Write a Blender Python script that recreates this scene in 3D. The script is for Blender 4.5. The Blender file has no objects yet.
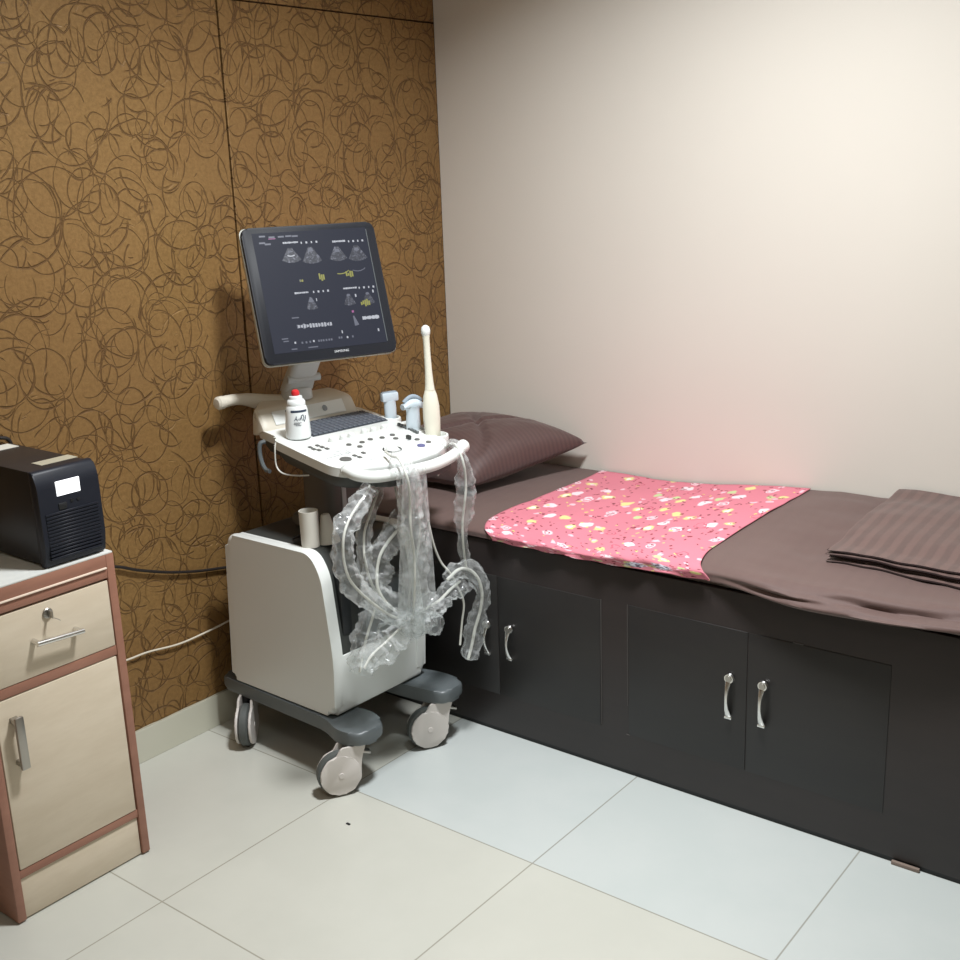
import bpy, bmesh, math, random
from mathutils import Vector, Matrix, noise
random.seed(7)
C = bpy.context.scene.collection
PI = math.pi
W = {}                      # world translation of every parent
V = Vector

# ------------------------------------------------------------------ materials
def srgb(r, g, b):
    f = lambda c: (c/255/12.92) if c/255 <= .04045 else ((c/255+.055)/1.055)**2.4
    return (f(r), f(g), f(b), 1)

def mat(name, col, rough=.5, metal=0, spec=.5, emit=None, estr=0, coat=0):
    m = bpy.data.materials.new(name); m.use_nodes = True
    b = m.node_tree.nodes['Principled BSDF']
    b.inputs['Base Color'].default_value = col
    b.inputs['Roughness'].default_value = rough
    b.inputs['Metallic'].default_value = metal
    b.inputs['Specular IOR Level'].default_value = spec
    if coat: b.inputs['Coat Weight'].default_value = coat
    if emit:
        b.inputs['Emission Color'].default_value = emit
        b.inputs['Emission Strength'].default_value = estr
    return m

class NT:
    """small node-building helper"""
    def __init__(s, m): s.m = m; s.t = m.node_tree; s.b = s.t.nodes['Principled BSDF']
    def n(s, typ, **kw):
        x = s.t.nodes.new(typ)
        for k, v in kw.items():
            if k.startswith('i_'): x.inputs[k[2:].replace('_', ' ')].default_value = v
            else: setattr(x, k, v)
        return x
    def l(s, a, b): s.t.links.new(a, b)
    def m_(s, op, a, b=None, c=None):
        x = s.t.nodes.new('ShaderNodeMath'); x.operation = op
        for i, q in enumerate((a, b, c)):
            if q is None: continue
            if isinstance(q, (int, float)): x.inputs[i].default_value = q
            else: s.l(q, x.inputs[i])
        return x.outputs[0]
    def rng(s, v, a, b, c=0, d=1):
        x = s.t.nodes.new('ShaderNodeMapRange'); x.interpolation_type = 'SMOOTHSTEP'
        s.l(v, x.inputs[0])
        for i, q in enumerate((a, b, c, d)):
            if isinstance(q, (int, float)): x.inputs[i+1].default_value = q
            else: s.l(q, x.inputs[i+1])
        return x.outputs[0]
    def mix(s, f, a, b):
        x = s.t.nodes.new('ShaderNodeMix'); x.data_type = 'RGBA'
        for sock, q in ((x.inputs['Factor'], f), (x.inputs['A'], a), (x.inputs['B'], b)):
            if isinstance(q, (int, float, tuple)): sock.default_value = q
            else: s.l(q, sock)
        return x.outputs['Result']
    def obj(s): return s.n('ShaderNodeTexCoord').outputs['Object']
    def noise(s, vec, scale, detail=3, rough=.5):
        x = s.n('ShaderNodeTexNoise'); s.l(vec, x.inputs['Vector'])
        x.inputs['Scale'].default_value = scale; x.inputs['Detail'].default_value = detail
        x.inputs['Roughness'].default_value = rough
        return x.outputs['Fac'], x.outputs['Color']
    def bump(s, h, strength=.3, dist=.002):
        x = s.n('ShaderNodeBump'); x.inputs['Strength'].default_value = strength
        x.inputs['Distance'].default_value = dist
        s.l(h, x.inputs['Height']); s.l(x.outputs[0], s.b.inputs['Normal'])

def swirl_wallpaper():
    m = mat('gold_swirl_wallpaper', srgb(150, 112, 58), .46, .22, spec=.4); k = NT(m)
    o = k.obj(); sp = k.n('ShaderNodeSeparateXYZ'); k.l(o, sp.inputs[0])
    cb = k.n('ShaderNodeCombineXYZ'); k.l(sp.outputs['Y'], cb.inputs[0]); k.l(sp.outputs['Z'], cb.inputs[1])
    base = cb.outputs[0]
    nf, nc = k.noise(base, 5, 2)
    dsp = k.n('ShaderNodeMix', data_type='VECTOR')
    dsp.inputs['Factor'].default_value = .035
    k.l(base, dsp.inputs['A']); k.l(nc, dsp.inputs['B'])
    total = None; hl = None
    wn, _ = k.noise(base, 17, 2)
    wid = k.rng(wn, .35, .70, .0065, .018)
    rs = random.Random(3)
    for i in range(9):
        mp = k.n('ShaderNodeMapping'); k.l(dsp.outputs['Result'], mp.inputs['Vector'])
        a = rs.uniform(0, PI)
        s0 = rs.uniform(4.6, 8.2); el = rs.uniform(.72, 1.0)
        mp.inputs['Rotation'].default_value = (0, 0, a)
        mp.inputs['Scale'].default_value = (s0, s0*el, 1)
        mp.inputs['Location'].default_value = (rs.uniform(0, 40), rs.uniform(0, 40), 0)
        vo = k.n('ShaderNodeTexVoronoi', voronoi_dimensions='2D'); vo.inputs['Scale'].default_value = 1
        vo.inputs['Randomness'].default_value = .9
        k.l(mp.outputs[0], vo.inputs['Vector'])
        sc = k.n('ShaderNodeSeparateColor'); k.l(vo.outputs['Color'], sc.inputs[0])
        r = k.m_('MULTIPLY_ADD', sc.outputs[0], .40, .20)
        d = k.m_('ABSOLUTE', k.m_('SUBTRACT', vo.outputs['Distance'], r))
        ln = k.rng(k.m_('DIVIDE', d, wid), .45, 1.0, 1, 0)
        # arcs rather than full rings: fade part of each ring by a noise of its own
        fn, _ = k.noise(mp.outputs[0], 1.3, 0)
        ln = k.m_('MULTIPLY', ln, k.rng(fn, .36, .46, 0, 1))
        total = ln if total is None else k.m_('MAXIMUM', total, ln)
    g, _ = k.noise(base, 90, 4, .7); g2, _ = k.noise(base, 1.6, 3)
    c = k.mix(k.rng(g, .3, .7), srgb(136, 105, 62), srgb(158, 124, 76))
    c = k.mix(k.rng(g2, .3, .75, 0, .5), c, srgb(128, 94, 56))
    c = k.mix(k.m_('MULTIPLY', total, .56), c, srgb(82, 54, 32))
    k.l(c, k.b.inputs['Base Color'])
    h = k.m_('SUBTRACT', k.m_('MULTIPLY', g, .25), total)
    k.bump(h, .85, .005)
    return m

def tile_floor():
    m = mat('polished_floor_tiles', srgb(205, 200, 182), .16, spec=.5); k = NT(m)
    o = k.obj(); sp = k.n('ShaderNodeSeparateXYZ'); k.l(o, sp.inputs[0])
    X, Y = sp.outputs['X'], sp.outputs['Y']
    ux = k.m_('DIVIDE', k.m_('SUBTRACT', X, 1.181), .6); uy = k.m_('DIVIDE', k.m_('ADD', Y, 1.1837), .6)
    def edge(u):
        f = k.m_('SUBTRACT', u, k.m_('ROUND', u)); return k.m_('ABSOLUTE', f)
    e = k.m_('MINIMUM', edge(ux), edge(uy))
    gr = k.rng(e, .0018, .0042, 1, 0)
    n1, _ = k.noise(o, 3.2, 5, .6); n2, _ = k.noise(o, 30, 3)
    cream = k.mix(k.rng(n1, .35, .65), srgb(188, 188, 179), srgb(192, 192, 183))
    white = k.mix(k.rng(n1, .35, .65), srgb(186, 192, 190), srgb(190, 195, 193))
    selx = k.m_('GREATER_THAN', X, .581); sely = k.m_('GREATER_THAN', Y, -1.1837)
    c = k.mix(k.m_('MULTIPLY', selx, sely), cream, white)
    cell = k.n('ShaderNodeTexWhiteNoise', noise_dimensions='2D')
    cc = k.n('ShaderNodeCombineXYZ'); k.l(k.m_('FLOOR', ux), cc.inputs[0]); k.l(k.m_('FLOOR', uy), cc.inputs[1])
    k.l(cc.outputs[0], cell.inputs['Vector'])
    c = k.mix(k.m_('MULTIPLY', cell.outputs[0], .07), c, srgb(168, 164, 148))
    c = k.mix(k.m_('MULTIPLY', gr, .6), c, srgb(120, 114, 98))
    k.l(c, k.b.inputs['Base Color'])
    k.b.inputs['Roughness'].default_value = .24
    k.bump(k.m_('MULTIPLY', gr, -1.0), .25, .001)
    return m

def laminate(name, c1, c2, rough=.4, sc=(3, 3, 14)):
    m = mat(name, c1, rough); k = NT(m)
    mp = k.n('ShaderNodeMapping'); k.l(k.obj(), mp.inputs['Vector']); mp.inputs['Scale'].default_value = sc
    n, _ = k.noise(mp.outputs[0], 2.0, 5, .65)
    k.l(k.mix(k.rng(n, .3, .7), c1, c2), k.b.inputs['Base Color'])
    return m

def striped_satin(name, c1, c2, direction, freq=55, rough=.55, amt=.5):
    m = mat(name, c1, rough); k = NT(m)
    b = k.b
    b.inputs['Sheen Weight'].default_value = .25
    dt = k.n('ShaderNodeVectorMath', operation='DOT_PRODUCT'); k.l(k.obj(), dt.inputs[0]); dt.inputs[1].default_value = direction
    w = k.m_('SINE', k.m_('MULTIPLY', dt.outputs['Value'], freq*2*PI/1.0))
    f = k.rng(w, -.5, .5, 0, amt)
    n, _ = k.noise(k.obj(), 260, 2); n2, _ = k.noise(k.obj(), 6, 3)
    c = k.mix(f, c1, c2); c = k.mix(k.rng(n2, .3, .7, 0, .25), c, c2)
    k.l(c, b.inputs['Base Color'])
    k.bump(k.m_('ADD', k.m_('MULTIPLY', n, .6), f), .3, .001)
    return m

def pink_print():
    m = mat('pink_cartoon_print_cotton', srgb(226, 112, 134), .75, spec=.2); k = NT(m)
    o = k.obj(); uv = k.n('ShaderNodeTexCoord').outputs['UV']
    nf, nc = k.noise(uv, 34, 3)
    d = k.n('ShaderNodeMix', data_type='VECTOR'); d.inputs['Factor'].default_value = .035
    k.l(uv, d.inputs['A']); k.l(nc, d.inputs['B'])
    c = k.mix(.5, srgb(200, 117, 131), srgb(207, 127, 141))
    def blobs(scale, loc, rad, soft, pick, colr, c, inner=0.0):
        mp = k.n('ShaderNodeMapping'); k.l(d.outputs['Result'], mp.inputs['Vector'])
        mp.inputs['Location'].default_value = loc
        vo = k.n('ShaderNodeTexVoronoi', voronoi_dimensions='2D'); vo.inputs['Scale'].default_value = scale
        vo.inputs['Randomness'].default_value = .85
        k.l(mp.outputs[0], vo.inputs['Vector'])
        s = k.n('ShaderNodeSeparateColor'); k.l(vo.outputs['Color'], s.inputs[0])
        f = k.rng(vo.outputs['Distance'], rad-soft, rad, 1, 0)
        if inner: f = k.m_('MULTIPLY', f, k.rng(vo.outputs['Distance'], inner-soft, inner, 0, 1))
        sel = k.m_('MULTIPLY', k.m_('GREATER_THAN', s.outputs[0], pick[0]), k.m_('LESS_THAN', s.outputs[0], pick[1]))
        return k.mix(k.m_('MULTIPLY', f, sel), c, colr)
    c = blobs(15, (0, 0, 0), .27, .09, (0, .30), srgb(216, 206, 140), c)
    c = blobs(15, (0, 0, 0), .15, .06, (0, .14), srgb(226, 228, 214), c)
    c = blobs(15, (0, 0, 0), .28, .08, (.36, .58), srgb(230, 208, 214), c)
    c = blobs(15, (0, 0, 0), .19, .05, (.36, .46), srgb(203, 121, 135), c, .12)
    c = blobs(15, (0, 0, 0), .22, .07, (.82, .9), srgb(186, 198, 146), c)
    c = blobs(27, (3, 5, 0), .26, .12, (0, .22), srgb(228, 186, 196), c)
    c = blobs(37, (1.3, .2, 0), .19, .08, (0, .28), srgb(134, 62, 70), c)
    c = blobs(37, (1.3, .2, 0), .18, .08, (.6, .72), srgb(216, 200, 120), c)
    c = blobs(62, (.3, 7, 0), .26, .10, (0, .14), srgb(120, 56, 64), c)
    c = blobs(20, (6, 2, 0), .34, .03, (0, .12), srgb(186, 90, 108), c, .28)
    # two grey-white patches near the hanging front edge
    sp = k.n('ShaderNodeSeparateXYZ'); k.l(uv, sp.inputs[0])
    for (cx, cy, rr) in ((.50, .045, .035), (.585, .07, .040)):
        dx = k.m_('SUBTRACT', sp.outputs[0], cx); dy = k.m_('SUBTRACT', sp.outputs[1], cy)
        r2 = k.m_('SQRT', k.m_('ADD', k.m_('MULTIPLY', dx, dx), k.m_('MULTIPLY', dy, dy)))
        r2 = k.m_('ADD', r2, k.m_('MULTIPLY', k.m_('SUBTRACT', nf, .5), .05))
        nn, _ = k.noise(uv, 70, 2)
        c = k.mix(k.rng(r2, rr*.6, rr, .95, 0), c, k.mix(k.rng(nn, .4, .6), srgb(206, 210, 222), srgb(84, 84, 96)))
    k.l(c, k.b.inputs['Base Color'])
    n, _ = k.noise(o, 300, 2); k.bump(n, .12, .001)
    return m

def plastic_film():
    m = bpy.data.materials.new('clear_plastic_sleeve'); m.use_nodes = True
    t = m.node_tree; t.nodes.clear()
    out = t.nodes.new('ShaderNodeOutputMaterial')
    tr = t.nodes.new('ShaderNodeBsdfTransparent'); tr.inputs[0].default_value = (.97, .98, .98, 1)
    pb = t.nodes.new('ShaderNodeBsdfPrincipled')
    pb.inputs['Base Color'].default_value = (.86, .88, .88, 1); pb.inputs['Roughness'].default_value = .14
    pb.inputs['Specular IOR Level'].default_value = 1.0
    lw = t.nodes.new('ShaderNodeLayerWeight'); lw.inputs[0].default_value = .38
    mr = t.nodes.new('ShaderNodeMapRange'); mr.inputs[1].default_value = 0; mr.inputs[2].default_value = 1
    mr.inputs[3].default_value = .06; mr.inputs[4].default_value = .55
    t.links.new(lw.outputs['Facing'], mr.inputs[0])
    tc = t.nodes.new('ShaderNodeTexCoord')
    nz = t.nodes.new('ShaderNodeTexVoronoi'); nz.inputs['Scale'].default_value = 42
    t.links.new(tc.outputs['Object'], nz.inputs['Vector'])
    bp = t.nodes.new('ShaderNodeBump'); bp.inputs['Strength'].default_value = .8; bp.inputs['Distance'].default_value = .006
    t.links.new(nz.outputs['Distance'], bp.inputs['Height'])
    for q in (pb.inputs['Normal'], lw.inputs['Normal']): t.links.new(bp.outputs[0], q)
    mx = t.nodes.new('ShaderNodeMixShader')
    t.links.new(mr.outputs[0], mx.inputs[0]); t.links.new(tr.outputs[0], mx.inputs[1]); t.links.new(pb.outputs[0], mx.inputs[2])
    t.links.new(mx.outputs[0], out.inputs[0])
    return m

def painted_wall(name, c1, c2):
    m = mat(name, c1, .55, spec=.35); k = NT(m)
    n, _ = k.noise(k.obj(), 1.2, 3); g, _ = k.noise(k.obj(), 60, 3)
    k.l(k.mix(k.rng(n, .3, .7), c1, c2), k.b.inputs['Base Color'])
    k.bump(g, .06, .002)
    return m

M = dict(
    wallpaper=swirl_wallpaper(), floor=tile_floor(), film=plastic_film(), pink=pink_print(),
    wall=painted_wall('cream_paint', srgb(220, 214, 204), srgb(223, 217, 207)),
    ceil=mat('ceiling_paint', srgb(226, 224, 216), .8),
    skirt=painted_wall('skirting_tile', srgb(196, 195, 178), srgb(204, 203, 188)),
    seam=mat('dark_seam', srgb(60, 34, 20), .7),
    board=laminate('dark_wenge_laminate', srgb(43, 37, 36), srgb(47, 40, 39), .45, (2, 2, 9)),
    door=laminate('charcoal_laminate', srgb(37, 35, 35), srgb(40, 38, 37), .45, (2, 2, 9)),
    groove=mat('panel_groove', srgb(84, 80, 78), .5),
    sheet=striped_satin('brown_sheet_cotton', srgb(90, 68, 63), srgb(98, 76, 70), (1, .1, 0), 30, .7, .15),
    satin=striped_satin('brown_satin_stripe', srgb(74, 52, 50), srgb(90, 66, 62), (.2, 1, 0), 62, .55, .55),
    blanket=striped_satin('brown_blanket_stripe', srgb(84, 64, 59), srgb(100, 76, 70), (1, 0, 0), 29, .65, .8),
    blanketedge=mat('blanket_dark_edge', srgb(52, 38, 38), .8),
    brown=laminate('red_brown_edging', srgb(146, 102, 84), srgb(156, 111, 92), .45),
    beige=laminate('beige_laminate', srgb(202, 188, 166), srgb(210, 197, 176), .42),
    whitelam=laminate('white_marble_laminate', srgb(206, 208, 204), srgb(222, 223, 219), .35, (6, 2, 2)),
    strip=mat('cream_edge_strip', srgb(232, 214, 196), .5),
    shim=mat('weathered_wood', srgb(128, 112, 102), .6), wall2=painted_wall('low_bounce_beige', srgb(168, 158, 142), srgb(172, 162, 146)),  # wall2: unseen walls, toned darker to cut bounce light
    chrome=mat('brushed_chrome', (.72, .71, .69, 1), .25, 1),
    steel=mat('dull_nickel', (.42, .40, .37, 1), .35, 1),
    black=mat('black_casing', srgb(30, 30, 34), .42), blackfront=mat('blue_black_plastic', srgb(29, 32, 41), .45, spec=.3),
    lcd=mat('white_lit_display', (1, 1, 1, 1), .4, emit=(.93, .96, 1, 1), estr=1.2),
    sticker=mat('beige_sticker', srgb(176, 170, 150), .6), paper=mat('white_paper_label', srgb(222, 220, 210), .7),
    white=mat('white_machine_plastic', srgb(226, 229, 226), .32, coat=.1),
    offw=mat('warm_white_plastic', srgb(212, 206, 192), .36),
    grey=mat('slate_grey_plastic', srgb(92, 98, 100), .4), lgrey=mat('light_grey_plastic', srgb(202, 204, 204), .4),
    dark=mat('dark_grey_plastic', srgb(58, 60, 58), .45), vdark=mat('near_black_plastic', srgb(22, 24, 26), .5),
    tread=mat('grey_wheel_rubber', srgb(84, 88, 86), .6), hood=mat('caster_white_plastic', srgb(206, 200, 194), .4),
    col=mat('column_grey', srgb(98, 94, 88), .45),
    bezel=mat('monitor_bezel', srgb(34, 36, 42), .5, spec=.25), silver=mat('monitor_silver_shell', srgb(196, 196, 186), .4),
    screen=mat('lit_screen', srgb(14, 15, 20), .45, spec=.12, emit=srgb(56, 59, 72), estr=.72),
    s_white=mat('screen_white_text', (0, 0, 0, 1), .4, emit=srgb(212, 216, 226), estr=.75),
    s_grey=mat('screen_grey_text', (0, 0, 0, 1), .4, emit=srgb(120, 124, 140), estr=.75),
    s_yel=mat('screen_yellow_mark', (0, 0, 0, 1), .4, emit=srgb(168, 168, 84), estr=.75),
    s_pink=mat('screen_pink_mark', (0, 0, 0, 1), .4, emit=srgb(190, 110, 170), estr=.75),
    logo=mat('printed_silver_letters', srgb(200, 202, 206), .4),
    keys=mat('keyboard_keys', srgb(84, 90, 100), .45), keybase=mat('keyboard_base', srgb(62, 66, 74), .5),
    button=mat('grey_button', srgb(96, 96, 94), .45), purple=mat('purple_button', srgb(96, 96, 138), .45),
    ink=mat('panel_print_grey', srgb(150, 156, 160), .6),
    probe=mat('pale_blue_probe_plastic', srgb(196, 208, 216), .35), cream=mat('cream_probe_plastic', srgb(226, 224, 208), .3),
    lens=mat('probe_lens_rubber', srgb(150, 164, 176), .4),
    cable=mat('pale_cable', srgb(206, 206, 198), .45), blackcable=mat('black_cable', srgb(34, 28, 26), .5),
    whitecable=mat('white_cable', srgb(214, 206, 190), .5),
    bottle=mat('bottle_plastic', srgb(226, 230, 230), .3), red=mat('red_cap', srgb(206, 44, 50), .35),
    label_ink=mat('label_blue_black_ink', srgb(48, 58, 78), .6),
    cup=mat('cup_plastic', srgb(206, 202, 192), .5),
)
# fan-shaped scan pictures: an emissive speckle
def scan_mat():
    m = mat('screen_scan_picture', (0, 0, 0, 1), .4); k = NT(m)
    n, _ = k.noise(k.obj(), 130, 5, .75)
    k.l(k.mix(k.rng(n, .46, .78), srgb(58, 61, 74), srgb(160, 164, 182)), k.b.inputs['Emission Color'])
    k.b.inputs['Emission Strength'].default_value = .8
    return m
M['scan'] = scan_mat()

# ------------------------------------------------------------------ mesh builder
class MB:
    def __init__(s): s.bm = bmesh.new(); s.mi = 0
    def _tag(s, faces):
        for f in faces: f.material_index = s.mi
        return s
    def box(s, lo, hi, fr=None, bevel=0, seg=2):
        """axis box lo..hi in frame fr (callable local->world)"""
        fr = fr or (lambda a, b, c: V((a, b, c)))
        x0, y0, z0 = lo; x1, y1, z1 = hi
        vs = [s.bm.verts.new(fr(*q)) for q in ((x0,y0,z0),(x1,y0,z0),(x1,y1,z0),(x0,y1,z0),(x0,y0,z1),(x1,y0,z1),(x1,y1,z1),(x0,y1,z1))]
        fs = [s.bm.faces.new([vs[i] for i in q]) for q in ((0,3,2,1),(4,5,6,7),(0,1,5,4),(1,2,6,5),(2,3,7,6),(3,0,4,7))]
        s._tag(fs)
        if bevel:
            es = list({e for f in fs for e in f.edges})
            r = bmesh.ops.bevel(s.bm, geom=es, offset=bevel, segments=seg, affect='EDGES', profile=.5)
            s._tag(r['faces'])
        return s
    def prism(s, pts, h0, h1, fr, bevel=0, seg=3, top_only=False):
        """polygon pts (2D) extruded h0..h1; fr(u, v, h)->world"""
        a = [s.bm.verts.new(fr(u, v, h0)) for u, v in pts]; b = [s.bm.verts.new(fr(u, v, h1)) for u, v in pts]
        fa = s.bm.faces.new(a); fb = s.bm.faces.new(b[::-1]); fs = [fa, fb]
        n = len(pts)
        for i in range(n): fs.append(s.bm.faces.new([a[i], b[i], b[(i+1) % n], a[(i+1) % n]]))
        s._tag(fs)
        if bevel:
            es = list(fb.edges) + ([] if top_only else list(fa.edges))
            r = bmesh.ops.bevel(s.bm, geom=es, offset=bevel, segments=seg, affect='EDGES', profile=.5)
            s._tag(r['faces'])
        return s
    def rings(s, rings, cap=True, closed=True):
        vr = [[s.bm.verts.new(p) for p in r] for r in rings]; n = len(vr[0]); fs = []
        for a, b in zip(vr, vr[1:]):
            for i in range(n if closed else n-1):
                fs.append(s.bm.faces.new([a[i], a[(i+1) % n], b[(i+1) % n], b[i]]))
        if cap:
            fs.append(s.bm.faces.new(vr[0][::-1])); fs.append(s.bm.faces.new(vr[-1]))
        s._tag(fs); return s
    def tube(s, path, r, n=12, cap=True, shape=None):
        path = [V(p) for p in path]; rings = []; up = None
        for i, p in enumerate(path):
            t = (path[min(i+1, len(path)-1)] - path[max(i-1, 0)]).normalized()
            if up is None:
                up = V((0, 0, 1)) if abs(t.z) < .9 else V((1, 0, 0))
            sd = t.cross(up).normalized(); up = sd.cross(t).normalized()
            rr = r(i/(len(path)-1)) if callable(r) else r
            ring = []
            for k in range(n):
                a = 2*PI*k/n; q = rr
                if shape: q = rr*shape(i, a, p)
                ring.append(p + sd*math.cos(a)*q + up*math.sin(a)*q)
            rings.append(ring)
        return s.rings(rings, cap)
    def lathe(s, prof, base, axis=(0, 0, 1), n=24, sx=1, sy=1, side=None):
        """prof: list of (r, h) along axis from base"""
        ax = V(axis).normalized(); q = V(side) if side else (V((1, 0, 0)) if abs(ax.x) < .9 else V((0, 1, 0)))
        u = (q - ax*q.dot(ax)).normalized(); w = ax.cross(u); base = V(base)
        return s.rings([[base + ax*h + u*(max(r, 1e-4)*sx*math.cos(2*PI*k/n)) + w*(max(r, 1e-4)*sy*math.sin(2*PI*k/n)) for k in range(n)] for r, h in prof])
    def quad(s, a, b, c, d):
        return s._tag([s.bm.faces.new([s.bm.verts.new(V(q)) for q in (a, b, c, d)])])
    def build(s, name, m, parent=None, smooth=True, ang=.62):
        bmesh.ops.remove_doubles(s.bm, verts=s.bm.verts, dist=1e-6)
        bmesh.ops.recalc_face_normals(s.bm, faces=s.bm.faces)
        for f in s.bm.faces: f.smooth = smooth
        for e in s.bm.edges:
            if len(e.link_faces) == 2 and e.calc_face_angle(0) > ang: e.smooth = False
        me = bpy.data.meshes.new(name); s.bm.to_mesh(me); s.bm.free()
        for x in (m if isinstance(m, (list, tuple)) else [m]): me.materials.append(M[x] if isinstance(x, str) else x)
        o = bpy.data.objects.new(name, me); C.objects.link(o)
        if parent is not None:
            o.parent = parent; o.matrix_parent_inverse = Matrix.Translation(-W[parent.name])
        W[o.name] = V((0, 0, 0))
        return o

def tag(o, label, cat, group=None):
    o['label'] = label; o['category'] = cat
    if group: o['group'] = group
    return o
def thing(name, label, cat, loc, group=None):
    o = bpy.data.objects.new(name, None); C.objects.link(o); o.location = loc; o.empty_display_size = .1
    W[o.name] = V(loc); return tag(o, label, cat, group)
def structure(o): o['kind'] = 'structure'; return o
def spline(pts, k=8):
    pts = [V(p) for p in pts]; P = [pts[0]*2-pts[1]] + pts + [pts[-1]*2-pts[-2]]; out = []
    for i in range(1, len(P)-2):
        a, b, c, d = P[i-1:i+3]
        for j in range(k):
            t = j/k
            out.append(.5*((2*b) + (c-a)*t + (2*a-5*b+4*c-d)*t*t + (3*b-a-3*c+d)*t**3))
    out.append(pts[-1]); return out
def frame(o, yaw, tilt=0):
    th, tl = math.radians(yaw), math.radians(tilt); o = V(o)
    H = V((math.cos(th), math.sin(th), 0)); L = V((-math.sin(th), math.cos(th), 0)); Z = V((0, 0, 1))
    F = H*math.cos(tl) - Z*math.sin(tl); N = H*math.sin(tl) + Z*math.cos(tl)
    f = lambda a, b, c: o + F*a + L*b + N*c
    f.F, f.L, f.N = F, L, N
    return f
def round_poly(pts, r, seg=5):
    """round the corners of a 2D polygon; r single or per-corner"""
    out = []; n = len(pts)
    for i in range(n):
        p = V(pts[i]).to_2d() if len(pts[i]) == 3 else V((pts[i][0], pts[i][1])); a = V((pts[i-1][0], pts[i-1][1])); b = V((pts[(i+1) % n][0], pts[(i+1) % n][1]))
        rr = r[i] if isinstance(r, (list, tuple)) else r
        if rr <= 0: out.append((p.x, p.y)); continue
        da = (a-p).normalized(); db = (b-p).normalized(); rr = min(rr, (a-p).length*.48, (b-p).length*.48)
        s0, e0 = p+da*rr, p+db*rr
        for k in range(seg+1):
            t = k/seg; q = s0*(1-t)**2 + p*2*t*(1-t) + e0*t*t; out.append((q.x, q.y))
    return out
def fbm(x, y, z=0, o=3): return noise.fractal(V((x, y, z)), 1, 2, o)

# ------------------------------------------------------------------ room
RX, RY, RZ = 3.7, -4.2, 2.8
structure(MB().box((-.12, RY-.1, -.1), (RX+.1, .12, 0)).build('floor', 'floor'))
structure(MB().box((-.12, RY-.1, RZ), (RX+.1, .12, RZ+.1)).build('ceiling', 'ceil'))
structure(MB().box((0, 0, 0), (RX, .12, RZ)).build('wall_back', 'wall'))
structure(MB().box((RX, RY, 0), (RX+.1, .12, RZ)).build('wall_right', 'wall2'))
structure(MB().box((-.12, RY-.1, 0), (RX, RY, RZ)).build('wall_front', 'wall2'))
w = MB()
w.mi = 1; w.box((-.12, RY, 0), (-.010, .12, RZ))
w.mi = 0
for (a, b) in ((-.9018, -.0005), (-1.815, -.9082), (-2.73, -1.82), (-3.64, -2.735), (RY, -3.645)):
    w.box((-.012, a, .0985), (0, b, 2.0415), bevel=.0012, seg=1)
    w.box((-.012, a, 2.0455), (0, b, RZ), bevel=.0012, seg=1)
structure(w.build('wall_left', ['wallpaper', 'seam']))
structure(MB().box((-.012, RY, 0), (.006, 0, .0975), bevel=.001, seg=1).build('baseboard_left', 'skirt'))
b_ = MB(); prev = None   # ragged paper edge over the skirting
pts = []
for i in range(60):
    y = -.72 - i*.015; pts.append(V((.0035, y, .0985 + .0022*fbm(y*14, 1))))
structure(MB().tube(pts, lambda t: .0022, 6).build('trim_1', 'sticker'))

# ------------------------------------------------------------------ camera
f_px, yaw, pitch, roll, cx, cy, cz = 1140.6375, .6729, .2634, -.0368, 2.5724, -3.0731, 1.5661
cyw, syw, cp, sp_ = math.cos(yaw), math.sin(yaw), math.cos(pitch), math.sin(pitch)
fwd = V((-syw*cp, cyw*cp, -sp_)); rt = V((cyw, syw, 0)); up = rt.cross(fwd)
r_ = rt*math.cos(roll) + up*math.sin(roll); u_ = up*math.cos(roll) - rt*math.sin(roll)
cam = bpy.data.cameras.new('camera'); co = bpy.data.objects.new('camera', cam); C.objects.link(co)
cam.sensor_width = 36; cam.lens = f_px/960*36; cam.clip_start = .05
mw = Matrix((r_, u_, -fwd)).transposed().to_4x4(); mw.translation = V((cx, cy, cz)); co.matrix_world = mw
bpy.context.scene.camera = co

# ------------------------------------------------------------------ bed base with cupboard doors
bed = thing('storage_bed', 'dark brown box bed with cupboard doors along its front, against the cream wall', 'bed', (1.2, -.35, 0))
YF = -.707
MB().box((.015, YF, .012), (2.45, -.005, .580), bevel=.002).build('bed_box', 'board', bed)
MB().box((.015, YF+.004, 0), (2.45, -.01, .012)).build('kick_strip', 'vdark', bed)
def bed_door(x0, x1, z0, z1, hx, hz):
    d = MB(); d.mi = 0
    d.box((x0+.0012, YF-.0022, z0), (x1-.0012, YF+.004, z1), bevel=.0012, seg=2)
    o = d.build('door', 'door', bed)
    h = MB(); n = 14; L_ = hz[1]-hz[0]
    rings = []
    for i in range(n+1):
        t = i/n; p = V((hx, YF-.006 - .016*math.sin(PI*t)**.7, hz[0]+L_*t)); hw = .0038 + .0062*abs(2*t-1)**2.0
        rings.append([p + V((hw*math.cos(a), .003*math.sin(a), 0)) for a in [2*PI*k/10 for k in range(10)]])
    h.rings(rings); h.mi = 0
    h.lathe([(.0, -.006), (.0115, -.006), (.0135, 0), (.0115, .005), (0, .0055)], (hx+.002, YF-.010, hz[1]-.003), (0, -1, 0), 20)
    h.mi = 1; h.lathe([(0, 0), (.0085, 0), (.0080, .0012), (0, .0012)], (hx+.002, YF-.0158, hz[1]-.003), (0, -1, 0), 20)
    h.mi = 0; h.box((hx-.0095, YF-.011, hz[0]-.003), (hx+.0095, YF-.0015, hz[0]+.004), bevel=.001)
    h.build('handle', ['chrome', 'steel'], o)
bed_door(.398, .735, .120, .480, .697, (.240, .334))
bed_door(.735, 1.073, .120, .480, .775, (.242, .336))
bed_door(1.157, 1.489, .118, .484, 1.444, (.252, .361))
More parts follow.
